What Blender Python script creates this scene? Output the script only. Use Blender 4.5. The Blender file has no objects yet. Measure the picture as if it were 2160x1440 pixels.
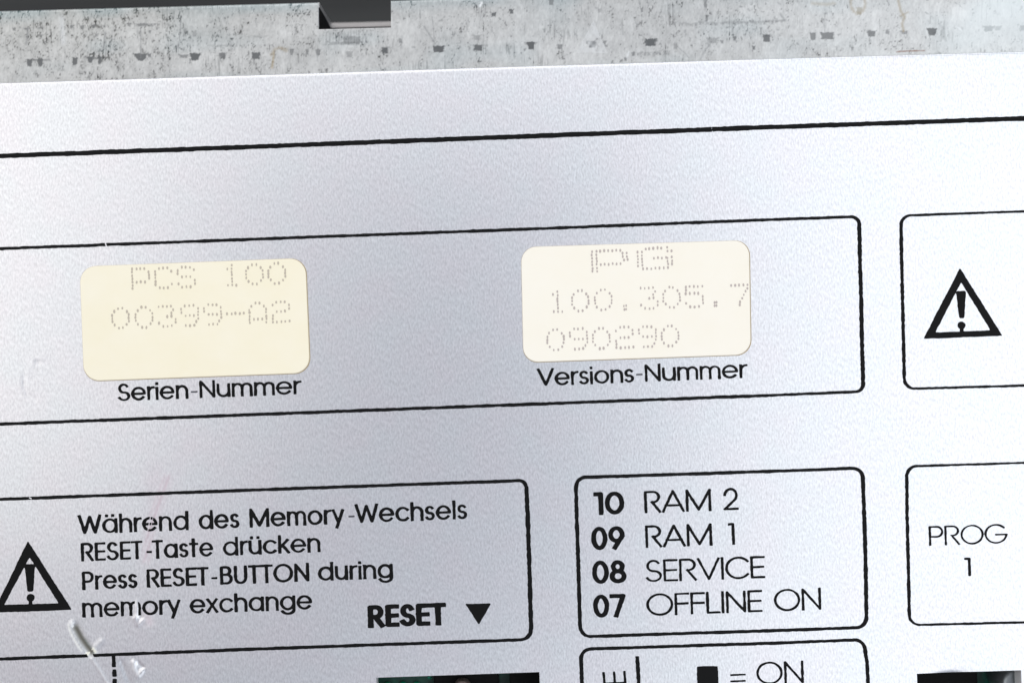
import bpy, math
import numpy as np
from mathutils import Vector, Matrix

# ------------------------------------------------------------------ scale
S = 6.0e-5                 # metres per photo pixel on the faceplate (frame is about 13 cm wide)
H = 0.216                  # lens height above the faceplate
TH = 0.0345                # roll of the camera against the printed lines
CT, ST = math.cos(TH), math.sin(TH)
rng = np.random.RandomState(7)
scn = bpy.context.scene
COL = scn.collection

# ------------------------------------------------------------------ camera
cam = bpy.data.cameras.new('camera')
cam_o = bpy.data.objects.new('camera', cam)
COL.objects.link(cam_o)
cam_o.location = (0, 0, H)
cam_o.rotation_euler = (0, 0, -TH)
cam.sensor_width = 36.0
cam.lens = 36.0 * H / (2160 * S)
cam.clip_start = 0.005
cam.clip_end = 20.0
cam.dof.use_dof = True
cam.dof.focus_distance = H
cam.dof.aperture_fstop = 11.0
scn.camera = cam_o

# ------------------------------------------------------------------ world
world = bpy.data.worlds.new('World')
scn.world = world
world.use_nodes = True
nt = world.node_tree
bg = nt.nodes['Background']
tc = nt.nodes.new('ShaderNodeTexCoord')
sep = nt.nodes.new('ShaderNodeSeparateXYZ')
mr = nt.nodes.new('ShaderNodeMapRange')
mr.inputs['From Min'].default_value = -0.35
mr.inputs['From Max'].default_value = 0.35
ramp = nt.nodes.new('ShaderNodeValToRGB')
ramp.color_ramp.elements[0].color = (0.56, 0.52, 0.605, 1)
ramp.color_ramp.elements[1].color = (0.42, 0.535, 0.72, 1)
nt.links.new(tc.outputs['Generated'], sep.inputs[0])
nt.links.new(sep.outputs['X'], mr.inputs['Value'])
nt.links.new(mr.outputs[0], ramp.inputs[0])
nt.links.new(ramp.outputs[0], bg.inputs['Color'])
bg.inputs['Strength'].default_value = 0.548

# ------------------------------------------------------------------ softboxes and added fill lights
def softbox(name, loc, sx, sy, radiance, color):
    l = bpy.data.lights.new(name, 'AREA')
    l.shape = 'RECTANGLE'
    l.size, l.size_y = sx, sy
    l.energy = radiance * math.pi * sx * sy
    l.color = color
    o = bpy.data.objects.new(name, l)
    COL.objects.link(o)
    o.location = loc
    return o

softbox('softbox_or_fill_lamp', (-0.435, 0.36, 0.60), 0.56, 0.92, 0.98, (1.0, 1.0, 0.96))
softbox('softbox_or_fill_lamp', (0.385, -0.19, 0.60), 0.60, 0.94, 1.10, (0.99, 0.995, 1.0))
softbox('softbox_or_fill_lamp', (0.0, 0.37, 0.60), 0.36, 0.48, 1.06, (1.0, 0.995, 1.0))
softbox('softbox_or_fill_lamp', (0.12, -0.36, 0.60), 0.40, 0.34, 0.75, (0.93, 0.97, 1.0))  # added weak fill, brightens the lower middle of the plate
softbox('softbox_or_fill_lamp', (-1.25, 0.1, 0.60), 0.7, 1.4, 2.9, (1.0, 0.995, 0.97))  # added outer fill, lifts the diffuse light on matt surfaces
softbox('softbox_or_fill_lamp', (0.0, 1.10, 0.60), 2.4, 0.8, 2.4, (1.0, 1.0, 1.0))
softbox('softbox_or_fill_lamp', (1.20, 0.1, 0.60), 0.7, 1.4, 2.9, (1.0, 0.995, 0.98))  # opposite outer fill, likewise added only to brighten

vs = scn.view_settings
vs.view_transform = 'Standard'
vs.look = 'None'
vs.exposure = 0.0
vs.gamma = 1.0
vs.use_curve_mapping = False
scn.cycles.use_denoising = True
scn.cycles.max_bounces = 8

# ------------------------------------------------------------------ helpers
def P2W(px, py, z=0.0):
    """photo pixel -> point on the horizontal plane at height z (world is square to the faceplate)"""
    k = S * (1.0 - z / H)
    x = (np.asarray(px, float) - 1080.0) * k
    y = (720.0 - np.asarray(py, float)) * k
    return x * CT + y * ST, -x * ST + y * CT

def smooth_noise(shape, cell, seed):
    r = np.random.RandomState(seed)
    gh = int(shape[0] / cell[0]) + 4
    gw = int(shape[1] / cell[1]) + 4
    g = r.rand(gh, gw) * 2 - 1
    yy = np.arange(shape[0]) / cell[0]
    xx = np.arange(shape[1]) / cell[1]
    yi = yy.astype(int); xi = xx.astype(int)
    fy = yy - yi; fx = xx - xi
    fy = (fy * fy * (3 - 2 * fy))[:, None]
    fx = (fx * fx * (3 - 2 * fx))[None, :]
    a = g[yi][:, xi]; b = g[yi][:, xi + 1]
    c = g[yi + 1][:, xi]; d = g[yi + 1][:, xi + 1]
    return (a * (1 - fx) + b * fx) * (1 - fy) + (c * (1 - fx) + d * fx) * fy

def seg_d(X, Y, x0, y0, x1, y1):
    dx, dy = x1 - x0, y1 - y0
    L2 = dx * dx + dy * dy + 1e-9
    t = np.clip(((X - x0) * dx + (Y - y0) * dy) / L2, 0, 1)
    return np.hypot(X - x0 - t * dx, Y - y0 - t * dy)

def poly_d(X, Y, pts):
    d = None
    for (a, b) in zip(pts[:-1], pts[1:]):
        e = seg_d(X, Y, a[0], a[1], b[0], b[1])
        d = e if d is None else np.minimum(d, e)
    return d

def in_poly(X, Y, pts):
    ins = np.zeros(X.shape, bool)
    n = len(pts)
    for i in range(n):
        x0, y0 = pts[i]; x1, y1 = pts[(i + 1) % n]
        if y0 == y1: continue
        c = ((y0 > Y) != (y1 > Y)) & (X < (x1 - x0) * (Y - y0) / (y1 - y0) + x0)
        ins ^= c
    return ins

def poly_sdf(X, Y, pts):
    d = poly_d(X, Y, list(pts) + [pts[0]])
    return np.where(in_poly(X, Y, pts), -d, d)

def link(name, me, mat, parent=None):
    o = bpy.data.objects.new(name, me)
    COL.objects.link(o)
    if mat: me.materials.append(mat)
    if parent: o.parent = parent
    return o

def tag(o, label=None, cat=None, group=None, kind=None):
    if label: o['label'] = label
    if cat: o['category'] = cat
    if group: o['group'] = group
    if kind: o['kind'] = kind
    return o

def mesh_from(name, verts, faces, smooth=False):
    me = bpy.data.meshes.new(name)
    me.from_pydata([tuple(v) for v in verts], [], faces)
    me.update()
    if smooth:
        me.polygons.foreach_set('use_smooth', [True] * len(me.polygons))
    return me

# ------------------------------------------------------------------ faceplate relief (pixels)
TOP = [(-400, 188), (0, 174.5), (540, 157.5), (1080, 140), (1620, 123.5), (2160, 108), (2600, 95)]
TX = np.array([p[0] for p in TOP], float); TY = np.array([p[1] for p in TOP], float)
RIDGES = [  # polyline, height, width
    ([(147, 1316), (152, 1330), (160, 1345), (168, 1358), (176, 1368)], 2.6, 3.0),
    ([(152, 1312), (156, 1324)], 4, 4.0),
    ([(186, 1376), (196, 1368), (200, 1374)], 5, 4.0),
    ([(194, 1388), (210, 1412), (226, 1438), (236, 1455)], 3.0, 2.8),
    ([(198, 1366), (214, 1352)], 2.5, 6.0),
    ([(288, 1272), (289, 1290), (287, 1300)], 5.0, 3.0),
    ([(284, 1304), (292, 1318), (302, 1306)], 3.0, 3.5),
    ([(282, 1396), (284, 1412), (292, 1424), (300, 1414)], 6.0, 4.5),
    ([(80, 752), (62, 775), (54, 800)], 0.7, 6.0),
    ([(84, 760), (92, 752)], 0.8, 5.0),
]
GROOVES = [
    ([(159, 1322), (170, 1344), (180, 1358), (190, 1374)], 9, 6.5),
    ([(257, 1398), (268, 1424), (278, 1448)], 2.4, 6.0),
    ([(292, 1398), (300, 1406)], 3.0, 4.0),
    ([(294, 1294), (297, 1302)], 3.0, 4.5),
    ([(52, 792), (50, 814), (58, 832), (74, 842)], 0.9, 5.0),
    ([(76, 762), (82, 764)], 1.5, 4.0),
    ([(700, 972), (760, 1000), (850, 1020)], -0.5, 6.0),
]
def relief(px, py):
    px = np.asarray(px, float); py = np.asarray(py, float)
    h = np.zeros(px.shape)
    t = py - np.interp(px, TX, TY)
    R = 5.0
    tt = np.clip(t, 0, R)
    h -= R - np.sqrt(np.maximum(R * R - (R - tt) ** 2, 0))
    def add(pts, a, w):
        p = np.array(pts)
        x0, x1, y0, y1 = p[:, 0].min() - 30, p[:, 0].max() + 30, p[:, 1].min() - 30, p[:, 1].max() + 30
        m = (px > x0) & (px < x1) & (py > y0) & (py < y1)
        if m.any():
            d = poly_d(px[m], py[m], pts)
            h[m] += a * np.exp(-(d / w) ** 2)
    for pts, a, w in RIDGES: add(pts, a * 0.25, w)
    for pts, a, w in GROOVES: add(pts, -a * 0.5, w)
    # lip shaped to give a dark reflection above the right-hand opening
    e = 1420 - 0.034 * (px - 1934) - py
    h -= 4.5 * np.exp(-((px - 2005) / 48) ** 2) * np.exp(-np.maximum(e, 0) / 9) * (e > -3)
    return h

def plate_z(px, py):
    return relief(px, py) * S

# ------------------------------------------------------------------ ink painter: distance field -> sheet mesh
def march(X, Y, F):
    """marching squares over field F (<0 inside); returns verts (px,py) and faces"""
    ins = F < 0
    ny, nx = F.shape
    def cross(a, b): return a / (a - b + 1e-12)
    vid = {}
    verts = []
    cid = -np.ones((ny, nx), int)
    k = np.argwhere(ins)
    cid[ins] = np.arange(len(k))
    verts.append(np.stack([X[ins], Y[ins]], 1))
    n = len(k)
    hc = ins[:, :-1] != ins[:, 1:]
    hid = -np.ones(hc.shape, int); hid[hc] = n + np.arange(hc.sum())
    t = cross(F[:, :-1][hc], F[:, 1:][hc])
    verts.append(np.stack([X[:, :-1][hc] + t * (X[:, 1:] - X[:, :-1])[hc], Y[:, :-1][hc]], 1))
    n += int(hc.sum())
    vc = ins[:-1] != ins[1:]
    wid = -np.ones(vc.shape, int); wid[vc] = n + np.arange(vc.sum())
    t = cross(F[:-1][vc], F[1:][vc])
    verts.append(np.stack([X[:-1][vc], Y[:-1][vc] + t * (Y[1:] - Y[:-1])[vc]], 1))
    V = np.concatenate(verts)
    c00, c10, c11, c01 = cid[:-1, :-1], cid[:-1, 1:], cid[1:, 1:], cid[1:, :-1]
    eb, er, et, el = hid[:-1], wid[:, 1:], hid[1:], wid[:, :-1]
    code = ins[:-1, :-1] * 1 + ins[:-1, 1:] * 2 + ins[1:, 1:] * 4 + ins[1:, :-1] * 8
    T = {1: [(c00, eb, el)], 2: [(eb, c10, er)], 4: [(er, c11, et)], 8: [(et, c01, el)],
         3: [(c00, c10, er, el)], 6: [(eb, c10, c11, et)], 12: [(el, er, c11, c01)], 9: [(c00, eb, et, c01)],
         7: [(c00, c10, c11, et, el)], 14: [(eb, c10, c11, c01, el)], 13: [(c00, eb, er, c11, c01)], 11: [(c00, c10, er, et, c01)],
         15: [(c00, c10, c11, c01)], 5: [(c00, eb, el), (er, c11, et)], 10: [(eb, c10, er), (et, c01, el)]}
    faces = []
    for cd, polys in T.items():
        m = code == cd
        if not m.any(): continue
        for p in polys:
            a = np.stack([q[m] for q in p], 1)[:, ::-1]      # y is down in pixels: flip so the sheet faces up
            faces += a.tolist()
    return V, faces

def ink_mesh(name, field, box, mat, parent, step=1.25, ragged=0.55, seed=1, lift=0.00002, zbase=None, cuts=(), label=None):
    x0, y0, x1, y1 = box
    xs = np.arange(x0, x1 + step, step); ys = np.arange(y0, y1 + step, step)
    X, Y = np.meshgrid(xs, ys)
    F = field(X, Y)
    if ragged:
        F = F + ragged * (0.6 * smooth_noise(F.shape, (5 / step, 7 / step), seed) + 0.55 * smooth_noise(F.shape, (8 / step, 26 / step), seed + 50))
    for pts, w in cuts:
        F = np.maximum(F, w - poly_d(X, Y, pts))
    V, faces = march(X, Y, F)
    z = (plate_z(V[:, 0], V[:, 1]) if zbase is None else np.full(len(V), zbase)) + lift
    wx, wy = P2W(V[:, 0], V[:, 1])
    me = mesh_from(name, np.stack([wx, wy, z], 1).tolist(), faces)
    o = link(name, me, mat, parent)
    if label: o['label'] = label
    return o

class Pen:
    """strokes drawn with a pen wx wide on uprights and wy thick on horizontals"""
    def __init__(self):
        self.segs = []
        self.box = [1e9, 1e9, -1e9, -1e9]
    def add(self, pts, wx, wy, flat=True):
        clean = [pts[0]]
        for p in pts[1:]:
            if math.hypot(p[0] - clean[-1][0], p[1] - clean[-1][1]) > 0.02: clean.append(p)
        pts = clean
        if len(pts) < 2: return
        n = len(pts) - 1
        closed = np.hypot(pts[0][0] - pts[-1][0], pts[0][1] - pts[-1][1]) < 0.01
        for i in range(n):
            self.segs.append((pts[i], pts[i + 1], wx, wy, flat and i == 0 and not closed, flat and i == n - 1 and not closed))
        for x, y in pts:
            b = self.box
            b[0] = min(b[0], x - wx); b[1] = min(b[1], y - wy); b[2] = max(b[2], x + wx); b[3] = max(b[3], y + wy)
    def field(self, X, Y):
        F = np.full(X.shape, 9.0)
        x0, y0 = X[0, 0], Y[0, 0]
        st = X[0, 1] - X[0, 0]
        for (a, b, wx, wy, f0, f1) in self.segs:
            m = max(wx, wy) + 4
            i0 = max(0, int((min(a[0], b[0]) - m - x0) / st)); i1 = int((max(a[0], b[0]) + m - x0) / st) + 2
            j0 = max(0, int((min(a[1], b[1]) - m - y0) / st)); j1 = int((max(a[1], b[1]) + m - y0) / st) + 2
            if i1 <= 0 or j1 <= 0: continue
            xs = X[j0:j1, i0:i1]; ys = Y[j0:j1, i0:i1]
            if xs.size == 0: continue
            ax, ay, bx, by = a[0] / wx, a[1] / wy, b[0] / wx, b[1] / wy
            u = xs / wx; v = ys / wy
            dx, dy = bx - ax, by - ay
            L = math.hypot(dx, dy) + 1e-9
            t = ((u - ax) * dx + (v - ay) * dy) / L
            pr = np.abs((u - ax) * dy - (v - ay) * dx) / L
            e0 = -t; e1 = t - L
            along = np.maximum(e0, e1)
            d = np.where(along > 0, np.hypot(pr, np.maximum(along, 0)), pr)
            if f0: d = np.where(e0 > 0, np.maximum(pr, e0 + 0.5), d)
            if f1: d = np.where(e1 > 0, np.maximum(pr, e1 + 0.5), d)
            sc = 0.5 * (wx + wy)
            F[j0:j1, i0:i1] = np.minimum(F[j0:j1, i0:i1], (d - 0.5) * sc)
        return F
    def mesh(self, name, mat, parent, **kw):
        b = self.box
        return ink_mesh(name, self.field, (b[0] - 3, b[1] - 3, b[2] + 3, b[3] + 3), mat, parent, **kw)

# ------------------------------------------------------------------ geometric sans lettering (cap height 1, y up)
def arc(cx, cy, rx, ry, a0, a1, n=None):
    n = n or max(4, int(abs(a1 - a0) / 12))
    return [(cx + rx * math.cos(math.radians(a0 + (a1 - a0) * i / n)), cy + ry * math.sin(math.radians(a0 + (a1 - a0) * i / n))) for i in range(n + 1)]
XH = 0.745; q = XH / 2
def arch(x0, w, top=XH):
    r = w / 2
    return [(x0, 0)] * 0 + arc(x0 + r, top - r, r, r, 180, 0) + [(x0 + w, 0)]
bowl = arc(q, q, q, q, 0, 360)
G = {   # width, strokes, left bearing, right bearing
 'o': (XH, [bowl], .07, .07),
 'e': (XH, [[(0, q), (XH, q)] + arc(q, q, q, q, 0, 318)], .07, .07),
 'a': (XH, [bowl, [(XH, 0), (XH, XH)]], .07, .11),
 'd': (XH, [bowl, [(XH, 0), (XH, 1)]], .07, .11),
 'g': (XH, [bowl, [(XH, XH), (XH, -.02)] + arc(q + .01, -.02, q - .01, .27, 0, -155)[1:]], .07, .11),
 'h': (.60, [[(0, 0), (0, 1)], arch(0, .60)], .11, .10),
 'n': (.60, [[(0, 0), (0, XH)], arch(0, .60)], .11, .10),
 'm': (1.0, [[(0, 0), (0, XH)], arch(0, .50), arch(.50, .50)], .11, .10),
 'u': (.60, [[(0, XH), (0, .30)] + arc(.30, .30, .30, .30, 180, 360)[1:], [(.60, 0), (.60, XH)]], .10, .11),
 'r': (.27, [[(0, 0), (0, XH)], arc(.29, .44, .29, .305, 180, 90)], .11, .04),
 'i': (.0, [[(0, 0), (0, .69)], [(0, .965), (0, .985)]], .13, .13),
 'l': (.0, [[(0, 0), (0, 1)]], .12, .12),
 's': (.42, [arc(.21, .555, .19, .19, 38, 270) + arc(.21, .185, .21, .185, 90, -150)[1:]], .07, .07),
 'c': (.66, [arc(q, q, q, q, 45, 315)], .07, .06),
 't': (.40, [[(.18, 0), (.18, 1)], [(0, XH), (.40, XH)]], .05, .05),
 'k': (.52, [[(0, 0), (0, 1)], [(0, .30), (.47, XH)], [(.17, .44), (.52, 0)]], .11, .03),
 'x': (.54, [[(0, 0), (.52, XH)], [(.02, XH), (.54, 0)]], .04, .04),
 'y': (.58, [[(0, XH), (.29, .06)], [(.58, XH), (.20, -.26)]], .02, .02),
 'S': (.60, [arc(.30, .745, .25, .255, 35, 270) + arc(.30, .245, .30, .245, 90, -155)[1:]], .07, .07),
 'N': (.72, [[(0, 0), (0, 1), (.72, 0), (.72, 1)]], .11, .11),
 'V': (.86, [[(0, 1), (.43, 0), (.86, 1)]], .02, .0),
 'W': (1.24, [[(0, 1), (.30, 0), (.62, .95), (.94, 0), (1.24, 1)]], .02, .0),
 'M': (1.04, [[(0, 0), (0, 1), (.52, .03), (1.04, 1), (1.04, 0)]], .11, .11),
 'R': (.64, [[(0, 0), (0, 1), (.34, 1)] + arc(.34, .74, .27, .26, 90, -95)[1:], [(.30, .48), (.64, 0)]], .11, .04),
 'P': (.60, [[(0, 0), (0, 1), (.33, 1)] + arc(.33, .72, .27, .28, 90, -90)[1:] + [(.04, .44)]], .11, .04),
 'B': (.58, [[(0, 0), (0, 1), (.28, 1)] + arc(.28, .77, .23, .23, 90, -90)[1:] + [(0, .54)], [(.28, .54)] + arc(.30, .27, .28, .27, 90, -90) + [(0, 0)]], .11, .07),
 'E': (.50, [[(.50, 1), (0, 1), (0, 0), (.50, 0)], [(0, .51), (.47, .51)]], .11, .06),
 'F': (.50, [[(.50, 1), (0, 1), (0, 0)], [(0, .51), (.48, .51)]], .11, .05),
 'L': (.47, [[(0, 1), (0, 0), (.47, 0)]], .11, .03),
 'I': (.0, [[(0, 0), (0, 1)]], .13, .13),
 'T': (.54, [[(0, 1), (.54, 1)], [(.27, 0), (.27, 1)]], .02, .02),
 'U': (.62, [[(0, 1), (0, .31)] + arc(.31, .31, .31, .31, 180, 360)[1:] + [(.62, 1)]], .11, .11),
 'O': (1.0, [arc(.5, .5, .51, .51, 0, 360, 36)], .08, .08),
 'C': (.90, [arc(.5, .5, .51, .51, 40, 320)], .08, .05),
 'G': (1.02, [arc(.5, .5, .51, .51, 42, 352) + [(1.02, .45), (.52, .45)]], .08, .08),
 'A': (.92, [[(0, 0), (.46, 1), (.92, 0)], [(.14, .29), (.78, .29)]], .03, .03),
 '1': (.20, [[(0, .97), (.20, .97), (.20, 0)]], .10, .14),
 '2': (.62, [arc(.31, .68, .30, .32, 172, -38) + [(0, 0), (.62, 0)]], .08, .06),
 '-': (.32, [[(0, .36), (.32, .36)]], .06, .06),
 '=': (.70, [[(0, .22), (.70, .22)], [(0, .50), (.70, .50)]], .1, .1),
}
G['ä'] = (XH, G['a'][1] + [[(.18, .97), (.18, .985)], [(.56, .97), (.56, .985)]], .07, .11)
G['ü'] = (.60, G['u'][1] + [[(.10, .97), (.10, .985)], [(.50, .97), (.50, .985)]], .10, .11)
GB = {  # heavy cut
 '0': (.62, [arc(.31, .5, .31, .5, 0, 360, 32)], .045, .045),
 '1': (.20, [[(0, 1.0), (.20, 1.0), (.20, 0)]], .12, .26),
 '7': (.60, [[(0, 1), (.60, 1), (.20, 0)]], .05, .05),
 '8': (.62, [arc(.31, .765, .235, .235, 0, 360, 24), arc(.31, .265, .31, .265, 0, 360, 26)], .045, .045),
 '9': (.64, [arc(.32, .67, .31, .33, -20, 340, 28), [(.61, .56), (.22, 0)]], .045, .045),
 'R': (.58, [[(0, 0), (0, 1), (.28, 1)] + arc(.28, .73, .26, .27, 90, -90)[1:] + [(.05, .46)], [(.26, .44), (.58, 0)]], .10, .03),
 'E': (.42, [[(.42, 1), (0, 1), (0, 0), (.42, 0)], [(0, .51), (.40, .51)]], .09, .04),
 'S': (.50, [arc(.25, .74, .22, .26, 30, 270) + arc(.25, .24, .26, .24, 90, -155)[1:]], .07, .06),
 'T': (.52, [[(0, 1), (.52, 1)], [(.26, 0), (.26, 1)]], .0, .0),
}

def set_word(pen, word, x0, x1, base, slope, xref, cap, wx, wy, bold=False):
    """ink of the word spans x0..x1; base = foot line at xref"""
    F = GB if bold else G
    L, R = x0 + wx / 2, x1 - wx / 2
    gaps = [wx + (F[a][3] + F[c][2]) * cap * (0.2 if bold else 0.33) for a, c in zip(word[:-1], word[1:])]
    wid = sum(F[ch][0] for ch in word)
    sx = (R - L - sum(gaps)) / max(wid, 1e-6)
    sy = cap - wy
    th = 0.0345
    x = L
    for i, ch in enumerate(word):
        g = F[ch]
        gx = x
        x += g[0] * sx + (gaps[i] if i < len(gaps) else 0)
        for st in g[1]:
            pts = []
            for (ux, uy) in st:
                X = gx + ux * sx
                Y = base + slope * (X - xref) - wy / 2 - uy * sy
                pts.append((X + (uy) * sy * -th, Y))     # uprights lean with the plate
            # square stroke ends reach half a pen beyond the skeleton
            if math.hypot(pts[0][0] - pts[-1][0], pts[0][1] - pts[-1][1]) > 0.05:
                for e_, n_ in ((0, 1), (-1, -2)):
                    dx, dy = (pts[e_][0] - pts[n_][0]) / wx, (pts[e_][1] - pts[n_][1]) / wy
                    L_ = math.hypot(dx, dy) + 1e-9
                    pts[e_] = (pts[e_][0] + 0.5 * wx * dx / L_, pts[e_][1] + 0.5 * wy * dy / L_)
            pen.add(pts, wx, wy)

# ------------------------------------------------------------------ materials
def mat(name):
    m = bpy.data.materials.new(name)
    m.use_nodes = True
    return m, m.node_tree, m.node_tree.nodes['Principled BSDF']

def simple(name, col, rough=0.5, metal=0.0, spec=0.5):
    m, t, b = mat(name)
    b.inputs['Base Color'].default_value = (*col, 1)
    b.inputs['Roughness'].default_value = rough
    b.inputs['Metallic'].default_value = metal
    b.inputs['Specular IOR Level'].default_value = spec
    return m

def obj_noise(t, scale, rot=0.0, detail=2.0, rough=0.5):
    c = t.nodes.new('ShaderNodeTexCoord')
    mp = t.nodes.new('ShaderNodeMapping')
    mp.inputs['Scale'].default_value = scale
    mp.inputs['Rotation'].default_value = (0, 0, rot)
    n = t.nodes.new('ShaderNodeTexNoise')
    n.inputs['Scale'].default_value = 1.0
    n.inputs['Detail'].default_value = detail
    n.inputs['Roughness'].default_value = rough
    t.links.new(c.outputs['Object'], mp.inputs['Vector'])
    t.links.new(mp.outputs[0], n.inputs['Vector'])
    return n

# satin silver printed film
M_plate, t, b = mat('satin_silver_film')
at = t.nodes.new('ShaderNodeAttribute'); at.attribute_name = 'wear'
mix = t.nodes.new('ShaderNodeMix'); mix.data_type = 'RGBA'
cl = obj_noise(t, (150, 150, 150), detail=3)
cr = t.nodes.new('ShaderNodeValToRGB')
cr.color_ramp.elements[0].position = 0.36; cr.color_ramp.elements[0].color = (0.825, 0.812, 0.82, 1)
cr.color_ramp.elements[1].position = 0.64; cr.color_ramp.elements[1].color = (0.808, 0.825, 0.828, 1)
t.links.new(cl.outputs['Fac'], cr.inputs[0])
g1 = obj_noise(t, (4800, 2000, 1), rot=0.24, detail=1.5, rough=0.55)
fr_ = t.nodes.new('ShaderNodeMapRange')
fr_.inputs['From Min'].default_value = 0.28; fr_.inputs['From Max'].default_value = 0.72
fr_.inputs['To Min'].default_value = 0.85; fr_.inputs['To Max'].default_value = 1.12
t.links.new(g1.outputs['Fac'], fr_.inputs['Value'])
fm = t.nodes.new('ShaderNodeMix'); fm.data_type = 'RGBA'; fm.blend_type = 'MULTIPLY'
fm.inputs[0].default_value = 1.0
t.links.new(cr.outputs[0], fm.inputs[6]); t.links.new(fr_.outputs[0], fm.inputs[7])
t.links.new(fm.outputs[2], mix.inputs[6])
t.links.new(at.outputs['Color'], mix.inputs[7])
t.links.new(at.outputs['Alpha'], mix.inputs[0])
t.links.new(mix.outputs[2], b.inputs['Base Color'])
mm = t.nodes.new('ShaderNodeMapRange')
mm.inputs['To Min'].default_value = 0.85; mm.inputs['To Max'].default_value = 0.0
t.links.new(at.outputs['Alpha'], mm.inputs['Value']); t.links.new(mm.outputs[0], b.inputs['Metallic'])
m2 = t.nodes.new('ShaderNodeMapRange')
m2.inputs['To Min'].default_value = 0.29; m2.inputs['To Max'].default_value = 0.7
t.links.new(at.outputs['Alpha'], m2.inputs['Value']); t.links.new(m2.outputs[0], b.inputs['Roughness'])
g2 = obj_noise(t, (420, 300, 1), detail=2.0)
ma = t.nodes.new('ShaderNodeMath'); ma.operation = 'MULTIPLY_ADD'
ma.inputs[1].default_value = 0.5
t.links.new(g2.outputs['Fac'], ma.inputs[0]); t.links.new(g1.outputs['Fac'], ma.inputs[2])
bp = t.nodes.new('ShaderNodeBump')
bp.inputs['Strength'].default_value = 0.24
bp.inputs['Distance'].default_value = 0.00004
t.links.new(ma.outputs[0], bp.inputs['Height'])
t.links.new(bp.outputs[0], b.inputs['Normal'])

M_edge = simple('cut_aluminium_edge', (0.86, 0.86, 0.86), 0.45, 0.5)
M_ink, t, b = mat('black_screen_print_ink')
b.inputs['Base Color'].default_value = (0.0055, 0.0055, 0.0055, 1)
b.inputs['Roughness'].default_value = 0.42
b.inputs['Specular IOR Level'].default_value = 0.10
M_thin = simple('thin_worn_ink', (0.075, 0.075, 0.085), 0.5, 0.0, 0.3)

def paper(name, c0, c1):
    m, t, b = mat(name)
    n = obj_noise(t, (130, 160, 100), detail=4, rough=0.6)
    r = t.nodes.new('ShaderNodeValToRGB')
    r.color_ramp.elements[0].position = 0.32; r.color_ramp.elements[0].color = (*c0, 1)
    r.color_ramp.elements[1].position = 0.68; r.color_ramp.elements[1].color = (*c1, 1)
    t.links.new(n.outputs['Fac'], r.inputs[0])
    t.links.new(r.outputs[0], b.inputs['Base Color'])
    b.inputs['Roughness'].default_value = 0.62
    b.inputs['Specular IOR Level'].default_value = 0.25
    f = obj_noise(t, (5000, 5000, 100), detail=2)
    bp = t.nodes.new('ShaderNodeBump'); bp.inputs['Strength'].default_value = 0.25; bp.inputs['Distance'].default_value = 0.00001
    t.links.new(f.outputs['Fac'], bp.inputs['Height']); t.links.new(bp.outputs[0], b.inputs['Normal'])
    return m
M_paperA = paper('yellowed_paper', (0.875, 0.81, 0.61), (0.89, 0.832, 0.66))
M_paperB = paper('cream_paper', (0.895, 0.845, 0.715), (0.905, 0.862, 0.75))
M_glue = simple('browned_adhesive', (0.42, 0.33, 0.20), 0.5)
M_dots = simple('faded_ribbon_ink', (0.52, 0.46, 0.37), 0.7, 0, 0.1)
M_dotsB = simple('faded_purple_ribbon_ink', (0.50, 0.44, 0.40), 0.7, 0, 0.1)

M_zinc, t, b = mat('weathered_galvanised_zinc')
at = t.nodes.new('ShaderNodeAttribute'); at.attribute_name = 'tone'
t.links.new(at.outputs['Color'], b.inputs['Base Color'])
b.inputs['Metallic'].default_value = 0.55
b.inputs['Roughness'].default_value = 0.40
n = obj_noise(t, (2600, 900, 900), detail=3)
bp = t.nodes.new('ShaderNodeBump'); bp.inputs['Strength'].default_value = 0.35; bp.inputs['Distance'].default_value = 0.00003
t.links.new(n.outputs['Fac'], bp.inputs['Height']); t.links.new(bp.outputs[0], b.inputs['Normal'])

M_table, t, b = mat('dark_grey_table')
n = obj_noise(t, (12, 420, 10), detail=3)
r = t.nodes.new('ShaderNodeValToRGB')
r.color_ramp.elements[0].position = 0.3; r.color_ramp.elements[0].color = (0.016, 0.017, 0.017, 1)
r.color_ramp.elements[1].position = 0.7; r.color_ramp.elements[1].color = (0.029, 0.031, 0.030, 1)
t.links.new(n.outputs['Fac'], r.inputs[0]); t.links.new(r.outputs[0], b.inputs['Base Color'])
b.inputs['Roughness'].default_value = 0.7

M_pcb, t, b = mat('green_solder_mask')
n = obj_noise(t, (700, 700, 700), detail=2)
r = t.nodes.new('ShaderNodeValToRGB')
r.color_ramp.elements[0].position = 0.42; r.color_ramp.elements[0].color = (0.0, 0.06, 0.035, 1)
r.color_ramp.elements[1].position = 0.58; r.color_ramp.elements[1].color = (0.0, 0.12, 0.068, 1)
t.links.new(n.outputs['Fac'], r.inputs[0]); t.links.new(r.outputs[0], b.inputs['Base Color'])
b.inputs['Roughness'].default_value = 0.35
M_trace = simple('green_copper_trace', (0.015, 0.42, 0.24), 0.35)
M_chip = simple('black_moulded_plastic', (0.004, 0.0042, 0.004), 0.65, 0, 0.15)
M_tin = simple('dull_tin', (0.30, 0.33, 0.34), 0.4, 0.7)
M_brownpin = simple('grey_brown_plastic', (0.20, 0.15, 0.13), 0.6)

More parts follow.
